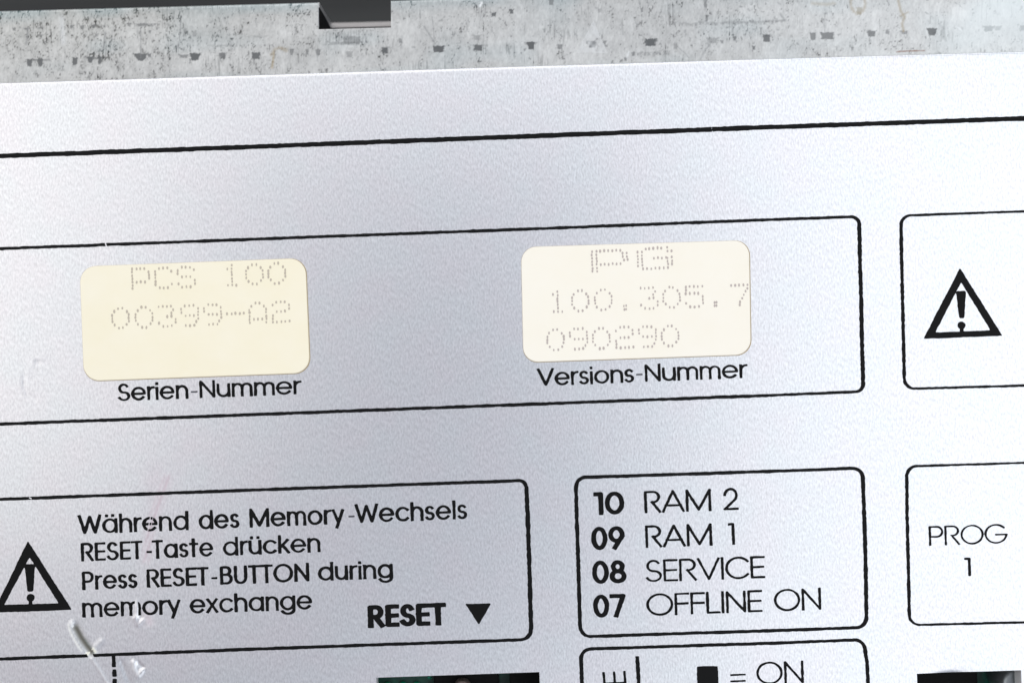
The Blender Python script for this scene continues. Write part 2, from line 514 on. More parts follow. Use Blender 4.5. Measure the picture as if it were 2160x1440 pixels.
# ------------------------------------------------------------------ table below
def box_mesh(name, x0, y0, z0, x1, y1, z1):
    v = [(x0, y0, z0), (x1, y0, z0), (x1, y1, z0), (x0, y1, z0), (x0, y0, z1), (x1, y0, z1), (x1, y1, z1), (x0, y1, z1)]
    f = [(3, 2, 1, 0), (4, 5, 6, 7), (0, 1, 5, 4), (1, 2, 6, 5), (2, 3, 7, 6), (3, 0, 4, 7)]
    return mesh_from(name, v, f)
tag(link('table_surface', box_mesh('table_surface', -0.6, -0.5, -0.085, 0.6, 0.5, -0.065), M_table), kind='structure')

# ------------------------------------------------------------------ the control unit
unit = bpy.data.objects.new('control_unit', None)
unit.empty_display_size = 0.02
COL.objects.link(unit)
tag(unit, 'electronic control unit with silver printed faceplate and galvanised metal rail along its top edge', 'control unit')

# --- faceplate: relief grid with two rectangular openings
def lines(a, b, parts, extra):
    pts = []
    x = a
    while x < b:
        pts.append(x)
        st = 6.0
        for (lo, hi, s) in parts:
            if lo <= x < hi: st = s
        x += st
    pts += [b]
    arr = np.array(sorted(pts))
    for e in extra:
        arr = arr[np.abs(arr - e) > 1.2]
    return np.array(sorted(list(arr) + list(extra)))
# plate axes in pixels: (u along print, v down), origin at image centre
def uv2px(u, v): return 1080 + u * CT + v * ST, 720 + v * CT - u * ST
def px2uv(x, y): return (x - 1080) * CT - (y - 720) * ST, (x - 1080) * ST + (y - 720) * CT
ul0, vl0 = px2uv(793.5, 1428.2); ul1, _ = px2uv(1138, 1417)
ur0, vr0 = px2uv(1934, 1420); ur1, _ = px2uv(2154, 1412.5)
VB = 900.0; HB = 840.0
us = lines(-1420, 1420, [(-1120, -720, 2.0), (900, 1120, 4.0)], [ul0, ul1, ur0, ur1])
vlow = lines(-480, VB, [(-10, 140, 4), (530, 745, 2.0)], [vl0, vr0, HB])
U, Vv = np.meshgrid(us, vlow)
PX, PY = uv2px(U, Vv)
# rows above -480 follow the real upper edge
nr = 22
tops = []
top_y = np.interp(uv2px(us, us * 0 - 560)[0], TX, TY)
tx0, ty0 = uv2px(us, us * 0 - 480)
fr = 1 - (np.linspace(0, 1, nr + 1)[:-1]) ** 0.45      # crowd rows towards the edge
fr = np.concatenate([[0, .008, .02, .035, .055, .08, .11, .15, .2], np.linspace(.26, .95, 13)])
for f in fr:
    tops.append((tx0, top_y + (ty0 - top_y) * f))
PX = np.concatenate([np.array([a for a, _ in tops]), PX]); PY = np.concatenate([np.array([c for _, c in tops]), PY])
nv, nu = PX.shape
HZ = relief(PX, PY)
WX, WY = P2W(PX, PY)
verts = np.stack([WX.ravel(), WY.ravel(), (HZ * S).ravel()], 1)
idx = np.arange(nv * nu).reshape(nv, nu)
off = nv - len(vlow)
iu = {k: int(np.argmin(np.abs(us - k))) for k in (ul0, ul1, ur0, ur1)}
jv = {k: off + int(np.argmin(np.abs(vlow - k))) for k in (vl0, vr0, HB)}
keep = np.ones((nv - 1, nu - 1), bool)
keep[jv[vl0]:jv[HB], iu[ul0]:iu[ul1]] = False
keep[jv[vr0]:jv[HB], iu[ur0]:iu[ur1]] = False
quads = np.stack([idx[1:, :-1], idx[1:, 1:], idx[:-1, 1:], idx[:-1, :-1]], -1)[keep]
THK = 0.003
loops = [  # boundary chains for the side walls (material edge)
    list(idx[0, ::-1]), list(idx[:, 0]), list(idx[-1, :]), list(idx[::-1, -1])]
for (a0, a1, t0) in ((ul0, ul1, vl0), (ur0, ur1, vr0)):
    j0, j1, i0, i1 = jv[t0], jv[HB], iu[a0], iu[a1]
    loops += [list(idx[j0, i0:i1 + 1]), list(idx[j0:j1 + 1, i1]), list(idx[j1, i0:i1 + 1][::-1]), list(idx[j0:j1 + 1, i0][::-1])]
vl = verts.tolist(); fl = quads.tolist(); nq = len(fl)
for ch in loops:
    base = len(vl)
    for k in ch: vl.append((verts[k][0], verts[k][1], verts[k][2]))
    for k in ch: vl.append((verts[k][0], verts[k][1], -THK))
    n_ = len(ch)
    for k in range(n_ - 1):
        fl.append([base + k, base + k + 1, base + n_ + k + 1, base + n_ + k])
me = mesh_from('faceplate', vl, fl)
me.materials.append(M_plate); me.materials.append(M_edge)
mi = np.zeros(len(fl), np.int32); mi[nq:] = 1
me.polygons.foreach_set('material_index', mi)
sm = np.zeros(len(fl), bool); sm[:nq] = True
me.polygons.foreach_set('use_smooth', sm)
# wear colours: scuffs, rub marks and the gouge down to the carrier
wear = np.zeros((len(vl), 4), np.float32)
fx, fy = PX.ravel(), PY.ravel()
def rub(pts, w, col, a, seed=None):
    p = np.array(pts)
    m = (fx > p[:, 0].min() - 4 * w) & (fx < p[:, 0].max() + 4 * w) & (fy > p[:, 1].min() - 4 * w) & (fy < p[:, 1].max() + 4 * w)
    ii = np.where(m)[0]
    d = poly_d(fx[ii], fy[ii], pts)
    al = a * np.exp(-(d / w) ** 2)
    if seed is not None:
        al = al * (0.75 + 0.25 * np.sin(fx[ii] * 0.55 + fy[ii] * 0.2 + seed))
    old = wear[ii, 3:4]
    na = np.maximum(old, al[:, None])
    wear[ii, :3] = np.where(al[:, None] >= old, np.array(col), wear[ii, :3])
    wear[ii, 3:4] = na
PINK = (0.44, 0.31, 0.35)
rub([(352, 1010), (338, 1048), (325, 1085), (314, 1130), (308, 1178)], 12, PINK, 0.62, 0.4)
rub([(318, 1060), (330, 990)], 20, PINK, 0.16)
rub([(310, 1290), (316, 1312)], 9, PINK, 0.42)
rub([(395, 940), (380, 985)], 26, PINK, 0.12)
rub([(160, 1324), (171, 1345), (181, 1359), (193, 1374)], 9.0, (0.11, 0.107, 0.085), 1.0)
rub([(178, 1350), (190, 1366), (196, 1376)], 5.5, (0.13, 0.155, 0.13), 0.9)
rub([(144, 1317), (148, 1331), (156, 1347), (164, 1361), (172, 1371)], 2.4, (0.85, 0.85, 0.76), 0.55)
rub([(150, 1312), (154, 1322)], 3.6, (0.88, 0.88, 0.84), 0.6)
rub([(184, 1378), (196, 1368), (200, 1374)], 4.5, (0.82, 0.80, 0.66), 0.9)
rub([(194, 1388), (210, 1412), (226, 1438), (236, 1455)], 3.2, (0.85, 0.85, 0.83), 0.18)
rub([(283, 1396), (285, 1412), (292, 1424)], 4.0, (0.9, 0.9, 0.9), 0.2)
rub([(288, 1274), (289, 1290), (288, 1298)], 3.0, (0.9, 0.9, 0.9), 0.25)
rub([(60, 330), (62, 332)], 2, (0.9, 0.9, 0.9), 0.2)
ca = me.attributes.new('wear', 'FLOAT_COLOR', 'POINT')
ca.data.foreach_set('color', wear.ravel())
plate = link('faceplate', me, None, unit)

# --- printing on the faceplate
def rounded(pts_seq):
    return pts_seq
def corner(cx, cy, r, a0, a1, n=8):      # pixel-space quarter arc, y down
    return [(cx + r * math.cos(math.radians(a0 + (a1 - a0) * i / n)), cy + r * math.sin(math.radians(a0 + (a1 - a0) * i / n))) for i in range(n + 1)]

sd = [100]
def frame(parts, cuts=(), name='printed_frame', label=None):
    pen = Pen()
    for pts, wx, wy in parts: pen.add(pts, wx + .4, wy + 1.1)
    sd[0] += 3
    return pen.mesh(name, M_ink, plate, seed=sd[0], ragged=0.9, cuts=cuts, label=label)

frame([([(-420, 345), (0, 329.3), (540, 309.5), (1080, 289), (1620, 268.8), (2160, 250), (2500, 238)], 9, 9)],
      name='printed_rule', label='thick black rule running across the upper faceplate',
      cuts=[([(1499, 258), (1503, 280)], 0.4)])
# serial and version frame
frame([([(-420, 540), (0, 524.4), (540, 504.5), (1080, 484.5), (1620, 463.6)], 6, 5.6),
       ([(1620, 463.6), (1796, 457.6)] + corner(1796, 474, 16.4, -90, -2) + [(1814.2, 560), (1816.6, 640), (1818.2, 720), (1820.4, 806)] + corner(1804.5, 810, 16, 2, 88) + [(1620, 833.6)], 8.4, 5.2),
       ([(1620, 833.6), (1080, 853.6), (540, 873.8), (0, 894), (-420, 910)], 6, 6)],
      cuts=[([(221, 508), (225, 522)], 1.1)], label='long printed frame around both stickers')
# right-hand warning frame
frame([([(2500, 434), (2160, 445.8), (1921, 454.3)] + corner(1921, 475, 20.5, -92, -180) + [(1903, 600), (1905.8, 720), (1907.6, 798)] + corner(1929, 798, 21.4, 180, 92) + [(2160, 812.8), (2500, 801)], 7.2, 4.4)],
      label='printed frame around the lone warning triangle')
# exchange notice frame with the dashed divider
frame([([(-420, 1068), (0, 1052.6), (540, 1032.6), (1080, 1013.6), (1094, 1012.8)] + corner(1094, 1029, 16.2, -90, -3) + [(1113, 1080), (1116.8, 1200), (1120.2, 1325)] + corner(1099, 1327, 21, 0, 88) + [(1080, 1349), (540, 1367.8), (0, 1389), (-420, 1405)], 9, 6),
       ([(239.6, 1380), (240.6, 1406)], 8.2, 6), ([(241, 1411), (241.6, 1426)], 8.2, 6), ([(242, 1431), (242.6, 1446)], 8.2, 6), ([(243, 1452), (243.5, 1466)], 8.2, 6)],
      cuts=[([(184, 1372), (191, 1386)], 4.0), ([(191, 1380), (197, 1394)], 4.5), ([(62, 1049), (66, 1051)], 1.2)], label='printed frame around the memory exchange notice')
# numbered list frame
frame([([(1236, 1006)] + corner(1236, 1027, 21, -93, -180) + [(1216.4, 1085), (1220, 1200), (1223.6, 1318)] + corner(1246, 1319, 22.4, 180, 95) + [(1620, 1329.4), (1806, 1322.6)] + corner(1806, 1301, 21.6, 88, 0) + [(1826.2, 1200), (1823, 1085), (1820, 1008)] + corner(1799, 1008, 21, 0, -92) + [(1620, 993.8), (1236, 1006)], 8.2, 6)],
      label='printed frame around the numbered list')
# lower switch frame, runs off the picture
frame([([(1232, 1560), (1227.4, 1440), (1225.8, 1392)] + corner(1247, 1389, 21.4, 180, 267) + [(1620, 1355.8), (1800, 1349)] + corner(1802, 1371.5, 23, -92, 0) + [(1828.8, 1395), (1831.2, 1440), (1836, 1560)], 8.0, 5.6),
       ([(1344.2, 1383), (1347.4, 1440), (1352, 1540)], 7.6, 6)],
      label='printed frame cut off by the bottom of the picture')
# program frame
frame([([(2500, 965), (2160, 975.6), (1934, 982.4)] + corner(1934, 1004, 21.4, -92, -180) + [(1913.4, 1085), (1916.2, 1200), (1918, 1294)] + corner(1940, 1295, 22, 180, 92) + [(2160, 1311.6), (2500, 1300)], 7.0, 4.2)],
      label='printed frame around a program number')

def line_of(words, base, slope, xref, cap, wx, wy, bold=False, label=None, cuts=(), m=None):
    pen = Pen()
    wx, wy = (wx, wy) if bold else (wx + 0.3, wy + 0.3)
    for w in words:
        set_word(pen, w[0], w[1], w[2], base, slope, xref, cap, wx, wy, bold)
    sd[0] += 3
    return pen.mesh('printed_text', m or M_ink, plate, seed=sd[0], ragged=0.62, step=1.1, label=label, cuts=cuts)

def hyphen(x0, x1, y):
    pen = Pen(); pen.add([(x0, y + .3), (x1, y - .2)], 3.2, 3.2); return pen

def thin_marks(specs):
    pen = Pen()
    for (x0, x1, y) in specs: pen.add([(x0, y + .3), (x1, y - .2)], 3.6, 3.6)
    sd[0] += 3
    pen.mesh('printed_hyphen', M_thin, plate, seed=sd[0], ragged=0.4)

line_of([('Serien', 248.5, 397.8), ('Nummer', 421, 636)], 846.2, -0.0395, 248, 37.2, 6.2, 4.6, label='caption reading Serien-Nummer')
thin_marks([(402.5, 416.5, 826)])
line_of([('Versions', 1133.5, 1337.8), ('Nummer', 1360.3, 1576.5)], 813.8, -0.0405, 1150, 37.2, 6.0, 4.4, label='caption reading Versions-Nummer')
thin_marks([(1341.5, 1355, 789.5)])
scr = [([(318, 1086), (312, 1118)], .8), ([(325, 1082), (318, 1112)], .6)]
line_of([('Während', 165, 398.5), ('des', 419.5, 505.5), ('Memory', 526.5, 727), ('Wechsels', 749, 986)], 1126, -0.0395, 170, 40, 6.8, 4.9, cuts=scr, label='printed line reading Während des Memory-Wechsels')
thin_marks([(735, 747.5, 1088.5)])
line_of([('RESET', 171, 301.5), ('Taste', 321, 450.5), ('drücken', 470.5, 676.5)], 1183.6, -0.0398, 171, 39, 6.8, 4.8, label='printed line reading RESET-Taste drücken')
pen = Pen(); pen.add([(309.5, 1163.6), (320, 1163.2)], 4.4, 4.4); pen.mesh('printed_hyphen', M_ink, plate, seed=61)
line_of([('Press', 173.5, 290.5), ('RESET', 309.8, 440.5), ('BUTTON', 464.5, 653), ('during', 671, 829.5)], 1243.7, -0.0388, 175, 38.8, 6.8, 4.8, label='printed line reading Press RESET-BUTTON during')
pen = Pen(); pen.add([(446, 1218.6), (458, 1218.2)], 4.4, 4.4); pen.mesh('printed_hyphen', M_ink, plate, seed=62)
line_of([('memory', 173.8, 381.5), ('exchange', 400.8, 659)], 1301.5, -0.0355, 174, 39.5, 6.6, 4.8,
        cuts=[([(287, 1262), (289, 1282), (288, 1304)], 3.0)], label='printed line reading memory exchange')
line_of([('RESET', 776, 941.5)], 1323.2, -0.036, 778, 47.5, 12.6, 9.4, bold=True, label='heavy printed word RESET')
line_of([('10', 1253, 1317.6)], 1086, -0.034, 1255, 48.5, 10.6, 8.6, bold=True, label='heavy printed number 10')
line_of([('RAM', 1359.3, 1501), ('2', 1526, 1558)], 1081.8, -0.036, 1362, 47, 6.0, 4.7, label='printed entry RAM 2')
line_of([('09', 1247.5, 1318.8)], 1159.2, -0.034, 1262, 49, 10.6, 8.6, bold=True, label='heavy printed number 09')
line_of([('RAM', 1361.4, 1503), ('1', 1537, 1550.5)], 1154.6, -0.036, 1364, 47, 6.0, 4.7, label='printed entry RAM 1')
line_of([('08', 1249.3, 1322)], 1230.8, -0.034, 1265, 49, 10.6, 8.6, bold=True, label='heavy printed number 08')
line_of([('SERVICE', 1361.5, 1614)], 1226, -0.036, 1400, 47, 5.6, 4.4, label='printed entry SERVICE')
line_of([('07', 1251.5, 1321)], 1302, -0.034, 1267, 49, 10.6, 8.6, bold=True, label='heavy printed number 07')
line_of([('OFFLINE', 1364.3, 1608.5), ('ON', 1633.5, 1732.8)], 1296, -0.0355, 1427, 46.5, 5.6, 4.4, label='printed entry OFFLINE ON')
line_of([('PROG', 1959.8, 2126.5)], 1150, -0.032, 1963, 41, 4.6, 3.3, label='thin printed word PROG')
line_of([('1', 2035, 2048.5)], 1214, -0.03, 2044, 40, 5.8, 4.6, label='printed figure 1 below the word PROG')
line_of([('ON', 1596.3, 1696)], 1441.6, -0.034, 1640, 47.5, 5.4, 4.2, label='printed word ON beside the black square')
pen = Pen(); pen.add([(1540.5, 1422.8), (1572.5, 1421.6)], 4, 4); pen.add([(1540.5, 1436), (1572.5, 1434.8)], 4, 4)
pen.mesh('equals_sign', M_ink, plate, seed=71, ragged=.5)
pen = Pen(); pen.add([(1273, 1416.5), (1275, 1441), (1276.5, 1441), (1319, 1439.5), (1317, 1414)], 5.6, 5.4); pen.add([(1295, 1415.5), (1297, 1440)], 5.2, 5.4)
pen.mesh('printed_text', M_ink, plate, seed=73, label='sideways letter E at the bottom edge')

def shape(name, polys, holes, box, seed, label=None, extra=None, rad=3.0, cuts=()):
    def field(X, Y):
        F = np.full(X.shape, 99.0)
        for p in polys: F = np.minimum(F, poly_sdf(X, Y, p) - rad * .5)
        for p in holes: F = np.maximum(F, -(poly_sdf(X, Y, p) - rad * .4))
        if extra: F = np.minimum(F, extra(X, Y))
        return F
    return ink_mesh(name, field, box, M_ink, plate, step=1.15, ragged=0.7, seed=seed, label=label, cuts=cuts)

def bang(x_t, y_t, w_t, x_b, y_b, w_b, dx, dy, r, ybar):
    quad = [(x_t - w_t / 2 + 4, y_t + 4), (x_t + w_t / 2 - 4, y_t + 4), (x_b + w_b / 2 - 4, y_b - 4), (x_b - w_b / 2 + 4, y_b - 4)]
    def f(X, Y):
        F = poly_sdf(X, Y, quad) - 4.2
        F = np.minimum(F, np.hypot(X - dx, Y - dy) - r)
        return np.minimum(F, seg_d(X, Y, dx, dy, dx, ybar) - 4.0)
    return f
shape('warning_symbol', [[(2025, 568), (2112.5, 707), (1950, 713)]], [[(2027.5, 598), (2087, 695.5), (1975, 699.5)]], (1935, 555, 2125, 725), 81,
      'warning triangle printed alone in the upper right frame', bang(2027, 613.5, 20.5, 2028.6, 671, 11.5, 2028.2, 686, 8.2, 700))
shape('warning_symbol', [[(59, 1143), (149.5, 1284), (-12, 1289.5)]], [[(62.5, 1177), (121.5, 1270.5), (11, 1273.5)]], (-25, 1130, 160, 1300), 83,
      'larger warning triangle printed left of the exchange notice', bang(63, 1189, 22, 64, 1247, 12.5, 64.5, 1260, 8.8, 1276))
shape('arrow_symbol', [[(984, 1274), (1033, 1273.4), (1010, 1314)]], [], (975, 1262, 1045, 1325), 85, 'solid black triangle pointing down beside the heavy word RESET')
shape('square_symbol', [[(1471, 1406), (1513, 1405), (1515, 1448), (1472.5, 1449)]], [], (1462, 1396, 1524, 1458), 87, 'solid black square before the equals sign')

# ------------------------------------------------------------------ galvanised rail along the top
ZR = -0.0005
RT = 0.00065
def rail_top(x): return np.interp(x, [-420, 0, 672, 825, 2160, 2600], [37, 22.6, 4.5, 0.5, -38, -50])
# tone map painted in photo pixels on a fine grid
st = 1.6
rx = np.arange(-420, 2600, st)
nrow = 132
Xg = np.repeat(rx[None, :], nrow, 0)
# rows run from the upper edge to below the plate's edge
yt = rail_top(rx); yb = np.interp(rx, TX, TY) + 26
# notch rows are aligned
frn = np.linspace(0, 1, nrow)
Yg = yt[None, :] * (1 - frn[:, None]) + yb[None, :] * frn[:, None]
NX0, NX1 = 672.0, 825.0
i0 = int(np.argmin(np.abs(rx - NX0))); i1 = int(np.argmin(np.abs(rx - NX1)))
nfloor = np.interp(rx, [672, 825], [62.3, 58.5])
jn = int(np.argmin(np.abs(Yg[:, (i0 + i1) // 2] - 60.5)))
# pull the notch row onto the notch floor line smoothly
for i in range(i0 - 40, i1 + 41):
    w = 1.0 if i0 <= i <= i1 else max(0, 1 - (i0 - i if i < i0 else i - i1) / 40)
    d = (nfloor[i] - Yg[jn, i]) * w
    Yg[:, i] += d * np.clip(1 - np.abs(np.arange(nrow) - jn) / 30.0, 0, 1)
for k, xx in ((i0, NX0), (i1, NX1)):
    Xg[:, k] = xx + (np.linspace(-0.5, .3, nrow))
tone = np.ones(Xg.shape)
def sn(cy, cx, seed): return smooth_noise(Xg.shape, (cy, cx), seed)
fine = sn(4.5, 1.7, 1) * 0.6 + sn(3, 1.2, 2) * 0.5
mid = sn(8, 5, 3) * 0.5 + sn(16, 9, 4) * 0.5
big = sn(40, 60, 5)
leftness = np.clip((1000 - Xg) / 800, 0, 1)
base = 0.51 + 0.035 * big + 0.03 * mid - 0.02 * leftness + 0.10 * np.clip((Xg - 1500) / 600, 0, 1)
base += 0.07 * fine
# fine flecks, denser on the left
A = sn(3.0, 1.5, 6) * 0.5 + sn(2.0, 1.2, 7) * 0.42 + sn(6, 2.4, 16) * 0.4
B = sn(10, 5, 8) * 0.45 + sn(24, 13, 15) * 0.45 + sn(50, 40, 18) * 0.3
base -= np.clip(A - (0.38 - 0.55 * B - 0.20 * leftness), 0, 1) * 0.46
base -= 0.05 * np.clip(B, 0, 1) * (0.4 + 0.6 * leftness)
base += 0.10 * np.clip(-B - 0.1, 0, 1)
stk = sn(26, 1.5, 9) * 0.6 + 0.5 * sn(22, 30, 10)
base -= np.clip((stk - 0.52) * 0.7, 0, 0.14)
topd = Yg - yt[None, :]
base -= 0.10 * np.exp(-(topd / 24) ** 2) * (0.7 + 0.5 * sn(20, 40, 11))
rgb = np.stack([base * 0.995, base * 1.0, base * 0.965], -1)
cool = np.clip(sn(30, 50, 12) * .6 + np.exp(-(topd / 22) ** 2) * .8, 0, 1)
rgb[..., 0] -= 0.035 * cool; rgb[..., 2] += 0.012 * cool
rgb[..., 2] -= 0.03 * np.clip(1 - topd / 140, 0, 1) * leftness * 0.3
def blend(mask, col, a):
    m = np.clip(mask * a, 0, 1)[..., None]
    rgb[:] = rgb * (1 - m) + np.array(col) * m
edge_n = 1.2 * sn(2, 2, 13) + 0.8 * sn(4, 1.4, 14)
def spot(x, y, w, h, a=0.85, taper=0.55, col=(0.12, 0.125, 0.125)):
    u = (Xg - x) / (w / 2 * (1 - taper * 0.5 * np.clip((Yg - y) / (h / 2) + 1, 0, 2) * 0.5 + 0.0001)); v = (Yg - y) / (h / 2)
    d = np.maximum(np.abs(u), np.abs(v)) - 1
    d = d * min(w, h) / 2 + edge_n * 0.9
    m = np.clip(0.6 - d / 2.4, 0, 1)
    blend(m, col, min(1, a * 1.1))
for s_ in [(62, 133, 12, 15), (85, 133, 10, 14), (79, 127, 44, 4, .6), (158, 129, 11, 14), (190, 127, 11, 12), (199, 123, 30, 4, .6), (211, 128, 9, 14),
           (297, 121, 30, 15, .85, 1.3), (316, 117, 6, 7, .7), (388, 119, 20, 7, .6), (412, 120, 24, 15, .9, .9), (401, 128, 5, 9, .6), (470, 118, 15, 12, .75, .9),
           (540, 118, 19, 14), (615, 110, 11, 12, .6, 1.2), (648, 110, 6, 11, .6), (671, 110, 12, 11, .6, 1.0), (737, 115, 14, 12, .4), (812, 107, 12, 12, .9, .2),
           (925, 104, 22, 13, .95, .4), (1008, 101, 17, 12, .85, .2), (1006, 80, 15, 10, .4), (990, 101, 5, 8, .4), (1120, 97, 16, 15, .95, .7), (1120, 92, 24, 5, .6), (1107, 106, 5, 6, .6), (1181, 99, 11, 9, .6),
           (1250, 94, 15, 14, .95, .3), (1239, 90, 6, 6, .7), (1275, 90, 8, 7, .55), (1279, 97, 5, 5, .5), (1372, 90, 22, 15, .95, .1), (1384, 85, 7, 6, .7),
           (1425, 98, 8, 12, .4), (1503, 86, 24, 10, .4), (1496, 96, 8, 9, .35), (1550, 81, 7, 9, .7), (1523, 89, 5, 6, .6), (1617, 81, 15, 14, .8, .1), (1590, 101, 6, 7, .75), (1605, 63, 4, 7, .5),
           (1715, 77, 13, 15, .65, .7), (1745, 76, 27, 14, .7, .2), (1838, 71, 19, 12, .7, .7), (1872, 68, 9, 9, .5), (1907, 69, 14, 7, .55), (1966, 68, 20, 15, .8, .8), (1990, 60, 4, 5, .35),
           (2030, 62, 4, 8, .35), (2085, 61, 22, 11, .62, .7), (2105, 60, 14, 8, .45, .7), (2157, 60, 9, 11, .6), (1798, 103, 6, 8, .5), (1765, 102, 4, 7, .35),
           (1041, 31, 10, 8, .85), (1079, 25, 9, 9, .85), (1163, 5, 11, 12, .6), (1354, 21, 6, 8, .55), (1488, 9, 6, 18, .6), (1491, 41, 6, 13, .6), (1265, 23, 8, 8, .35), (1148, 66, 5, 8, .4), (1345, 54, 6, 7, .4), (845, 86, 6, 7, .5), (1320, 125, 6, 7, .6), (1335, 114, 6, 7, .55),
           (30, 62, 6, 5, .6), (55, 61, 13, 4, .6), (85, 60, 12, 4, .5), (86, 76, 8, 4, .5), (152, 57, 9, 6, .6), (173, 58, 8, 8, .6), (198, 56, 10, 6, .7), (220, 56, 8, 5, .4), (272, 53, 7, 6, .55), (304, 53, 36, 5, .6), (204, 74, 6, 5, .5), (316, 68, 6, 6, .5),
           (545, 78, 30, 4, .25), (475, 97, 50, 3, .25), (410, 72, 10, 12, .35), (390, 68, 6, 14, .4), (30, 160, 20, 8, .12)]:
    spot(*s_)
def streak(pts, w, a, col=(0.22, 0.225, 0.225)):
    d = poly_d(Xg, Yg, pts) + edge_n * 0.5
    blend(np.clip(1.0 - d / w, 0, 1), col, a)
streak([(58, 60), (58, 76), (55, 94)], 4, .7)
streak([(222, 70), (221, 84), (218, 102)], 3.6, .65)
streak([(297, 50), (297, 122)], 2.2, .7)
streak([(381, 38), (380, 70), (376, 100)], 2.0, .7)
streak([(895, 56), (906, 74), (917, 92)], 3, .6)
streak([(912, 36), (914, 60), (916, 90)], 2.4, .5)
streak([(1010, 60), (1016, 20), (1024, 2)], 2.0, .35)
streak([(1428, 98), (1444, 112), (1453, 122)], 2.6, .45)
streak([(1478, 124), (1486, 108), (1496, 96)], 2.6, .45)
streak([(1560, 48), (1600, 46), (1640, 44), (1658, 44)], 4, .35)
streak([(1646, 30), (1655, 42)], 4, .55)
streak([(1738, 40), (1740, 70)], 2, .4)
streak([(1963, 28), (1962, 50)], 2, .4)
for a_ in range(14):
    x_ = 688 + a_ * 6.3 + rng.rand() * 3
    streak([(x_, 64 + rng.rand() * 6), (x_ + rng.rand() * 2 - 1, 88 + rng.rand() * 8)], 2.2, .3 + .3 * rng.rand())
spot(742, 85, 34, 16, .42, .1)
spot(725, 92, 60, 6, .35, .0)
for a_ in range(10):
    x_ = 1335 + a_ * 8 + rng.rand() * 4
    spot(x_, 113 + rng.rand() * 3 - a_ * .3, 4 + rng.rand() * 3, 5 + rng.rand() * 3, .4)
for a_ in range(26):       # row of short dashes
    x_ = 1420 + a_ * 9 + rng.rand() * 5
    spot(x_, 50 - a_ * .2 + rng.rand() * 4, 5 + rng.rand() * 4, 4 + rng.rand() * 3, .22 + rng.rand() * .2)
for k_ in range(70):
    x_ = -100 + rng.rand() ** 1.3 * 1500; y_ = np.interp(x_, rx, yt) + 18 + rng.rand() * 90
    L_ = 6 + rng.rand() * 22
    streak([(x_, y_), (x_ + rng.randn() * 2, y_ + L_)], 1.6 + rng.rand() * 2.2, .12 + .28 * rng.rand())
for k_ in range(90):
    x_ = -100 + rng.rand() * 2300; y_ = np.interp(x_, rx, yt) + 12 + rng.rand() * 110
    streak([(x_, y_), (x_ + rng.randn() * 3, y_ + rng.rand() * 4)], 1.8 + rng.rand() * 1.8, .25 + .4 * rng.rand())
BR = (0.36, 0.30, 0.20)
streak([(572, 116), (580, 104), (592, 101), (604, 108)], 5, .55, BR)
streak([(578, 112), (576, 126), (574, 143)], 4, .55, (0.42, 0.33, 0.18))
streak([(594, 104), (606, 103)], 6, .5, (0.34, 0.31, 0.25))
for r_, a_ in ((15, .45),):
    d = np.abs(np.hypot((Xg - 1810) / 1.0, (Yg - 8) / 1.35) - r_) + edge_n
    blend(np.clip(1 - d / 4.5, 0, 1), BR, .55)
spot(1812, 24, 12, 16, .5, .9, (0.30, 0.27, 0.20))
streak([(1895, 2), (1900, 24), (1908, 36), (1903, 50), (1906, 66)], 4.6, .65, BR)
streak([(1900, 34), (1916, 26)], 3.2, .55, BR)
streak([(1714, 8), (1745, 10), (1760, 8)], 6, .4, BR)
streak([(1892, 109.5), (1922, 108), (1950, 107)], 2.4, .75, (0.22, 0.10, 0.06))
W_ = (0.80, 0.82, 0.81)
blend(in_poly(Xg, Yg, [(1252, 44), (1282, 112), (1216, 112)]) * (0.75 + 0.5 * sn(6, 5, 40)), (.66, .67, .66), .55)
streak([(1012, 14), (1016, 6)], 4, .9, W_)
streak([(1326, 110), (1322, 122)], 3, .5, W_)
streak([(130, 40), (134, 90)], 9, .35, (.74, .77, .78))
blend(np.clip((Xg - 1980 - 0.6 * (60 - Yg)) / 60, 0, 1) * np.clip(1.2 - Yg / 160, 0, 1), (.72, .78, .77), .5)
streak([(2020, 58), (2030, 66)], 3, .6, W_)
rgb = np.clip(rgb, 0.05, 0.9)
# mesh: front sheet
wx, wy = P2W(Xg, Yg, ZR)
vert = np.stack([wx.ravel(), wy.ravel(), np.full(wx.size, ZR)], 1)
idx = np.arange(wx.size).reshape(wx.shape)
# soft bend at the upper edge
bend = np.clip(1 - topd / 7.0, 0, 1)
vert[:, 2] -= (1 - np.sqrt(np.maximum(0, 1 - bend.ravel() ** 2))) * 7 * S * 0.8
keep = np.ones((nrow - 1, len(rx) - 1), bool)
keep[:jn, i0:i1] = False
fq = np.stack([idx[1:, :-1], idx[1:, 1:], idx[:-1, 1:], idx[:-1, :-1]], -1)[keep]
vl = vert.tolist(); fl = fq.tolist(); cols = [tuple(c) + (1.0,) for c in rgb.reshape(-1, 3)]
nfront = len(fl)
EDGE = (0.80, 0.82, 0.82, 1.0)
def strip(chain, z1, col):
    b0 = len(vl)
    for k in chain: vl.append(tuple(vert[k])); cols.append(col)
    for k in chain: vl.append((vert[k][0], vert[k][1], z1)); cols.append(col)
    n_ = len(chain)
    for k in range(n_ - 1): fl.append([b0 + k, b0 + k + 1, b0 + n_ + k + 1, b0 + n_ + k])
strip(list(idx[:jn + 1, i0][::-1]), ZR - RT, EDGE)
strip(list(idx[:jn + 1, i1]), ZR - RT, (0.88, 0.9, 0.9, 1))
strip(list(idx[jn, i0:i1 + 1][::-1]), ZR - RT, EDGE)
me = mesh_from('metal_rail', vl, fl)
me.materials.append(M_zinc)
sm = np.zeros(len(fl), bool); sm[:nfront] = True
me.polygons.foreach_set('use_smooth', sm)
ca = me.attributes.new('tone', 'FLOAT_COLOR', 'POINT')
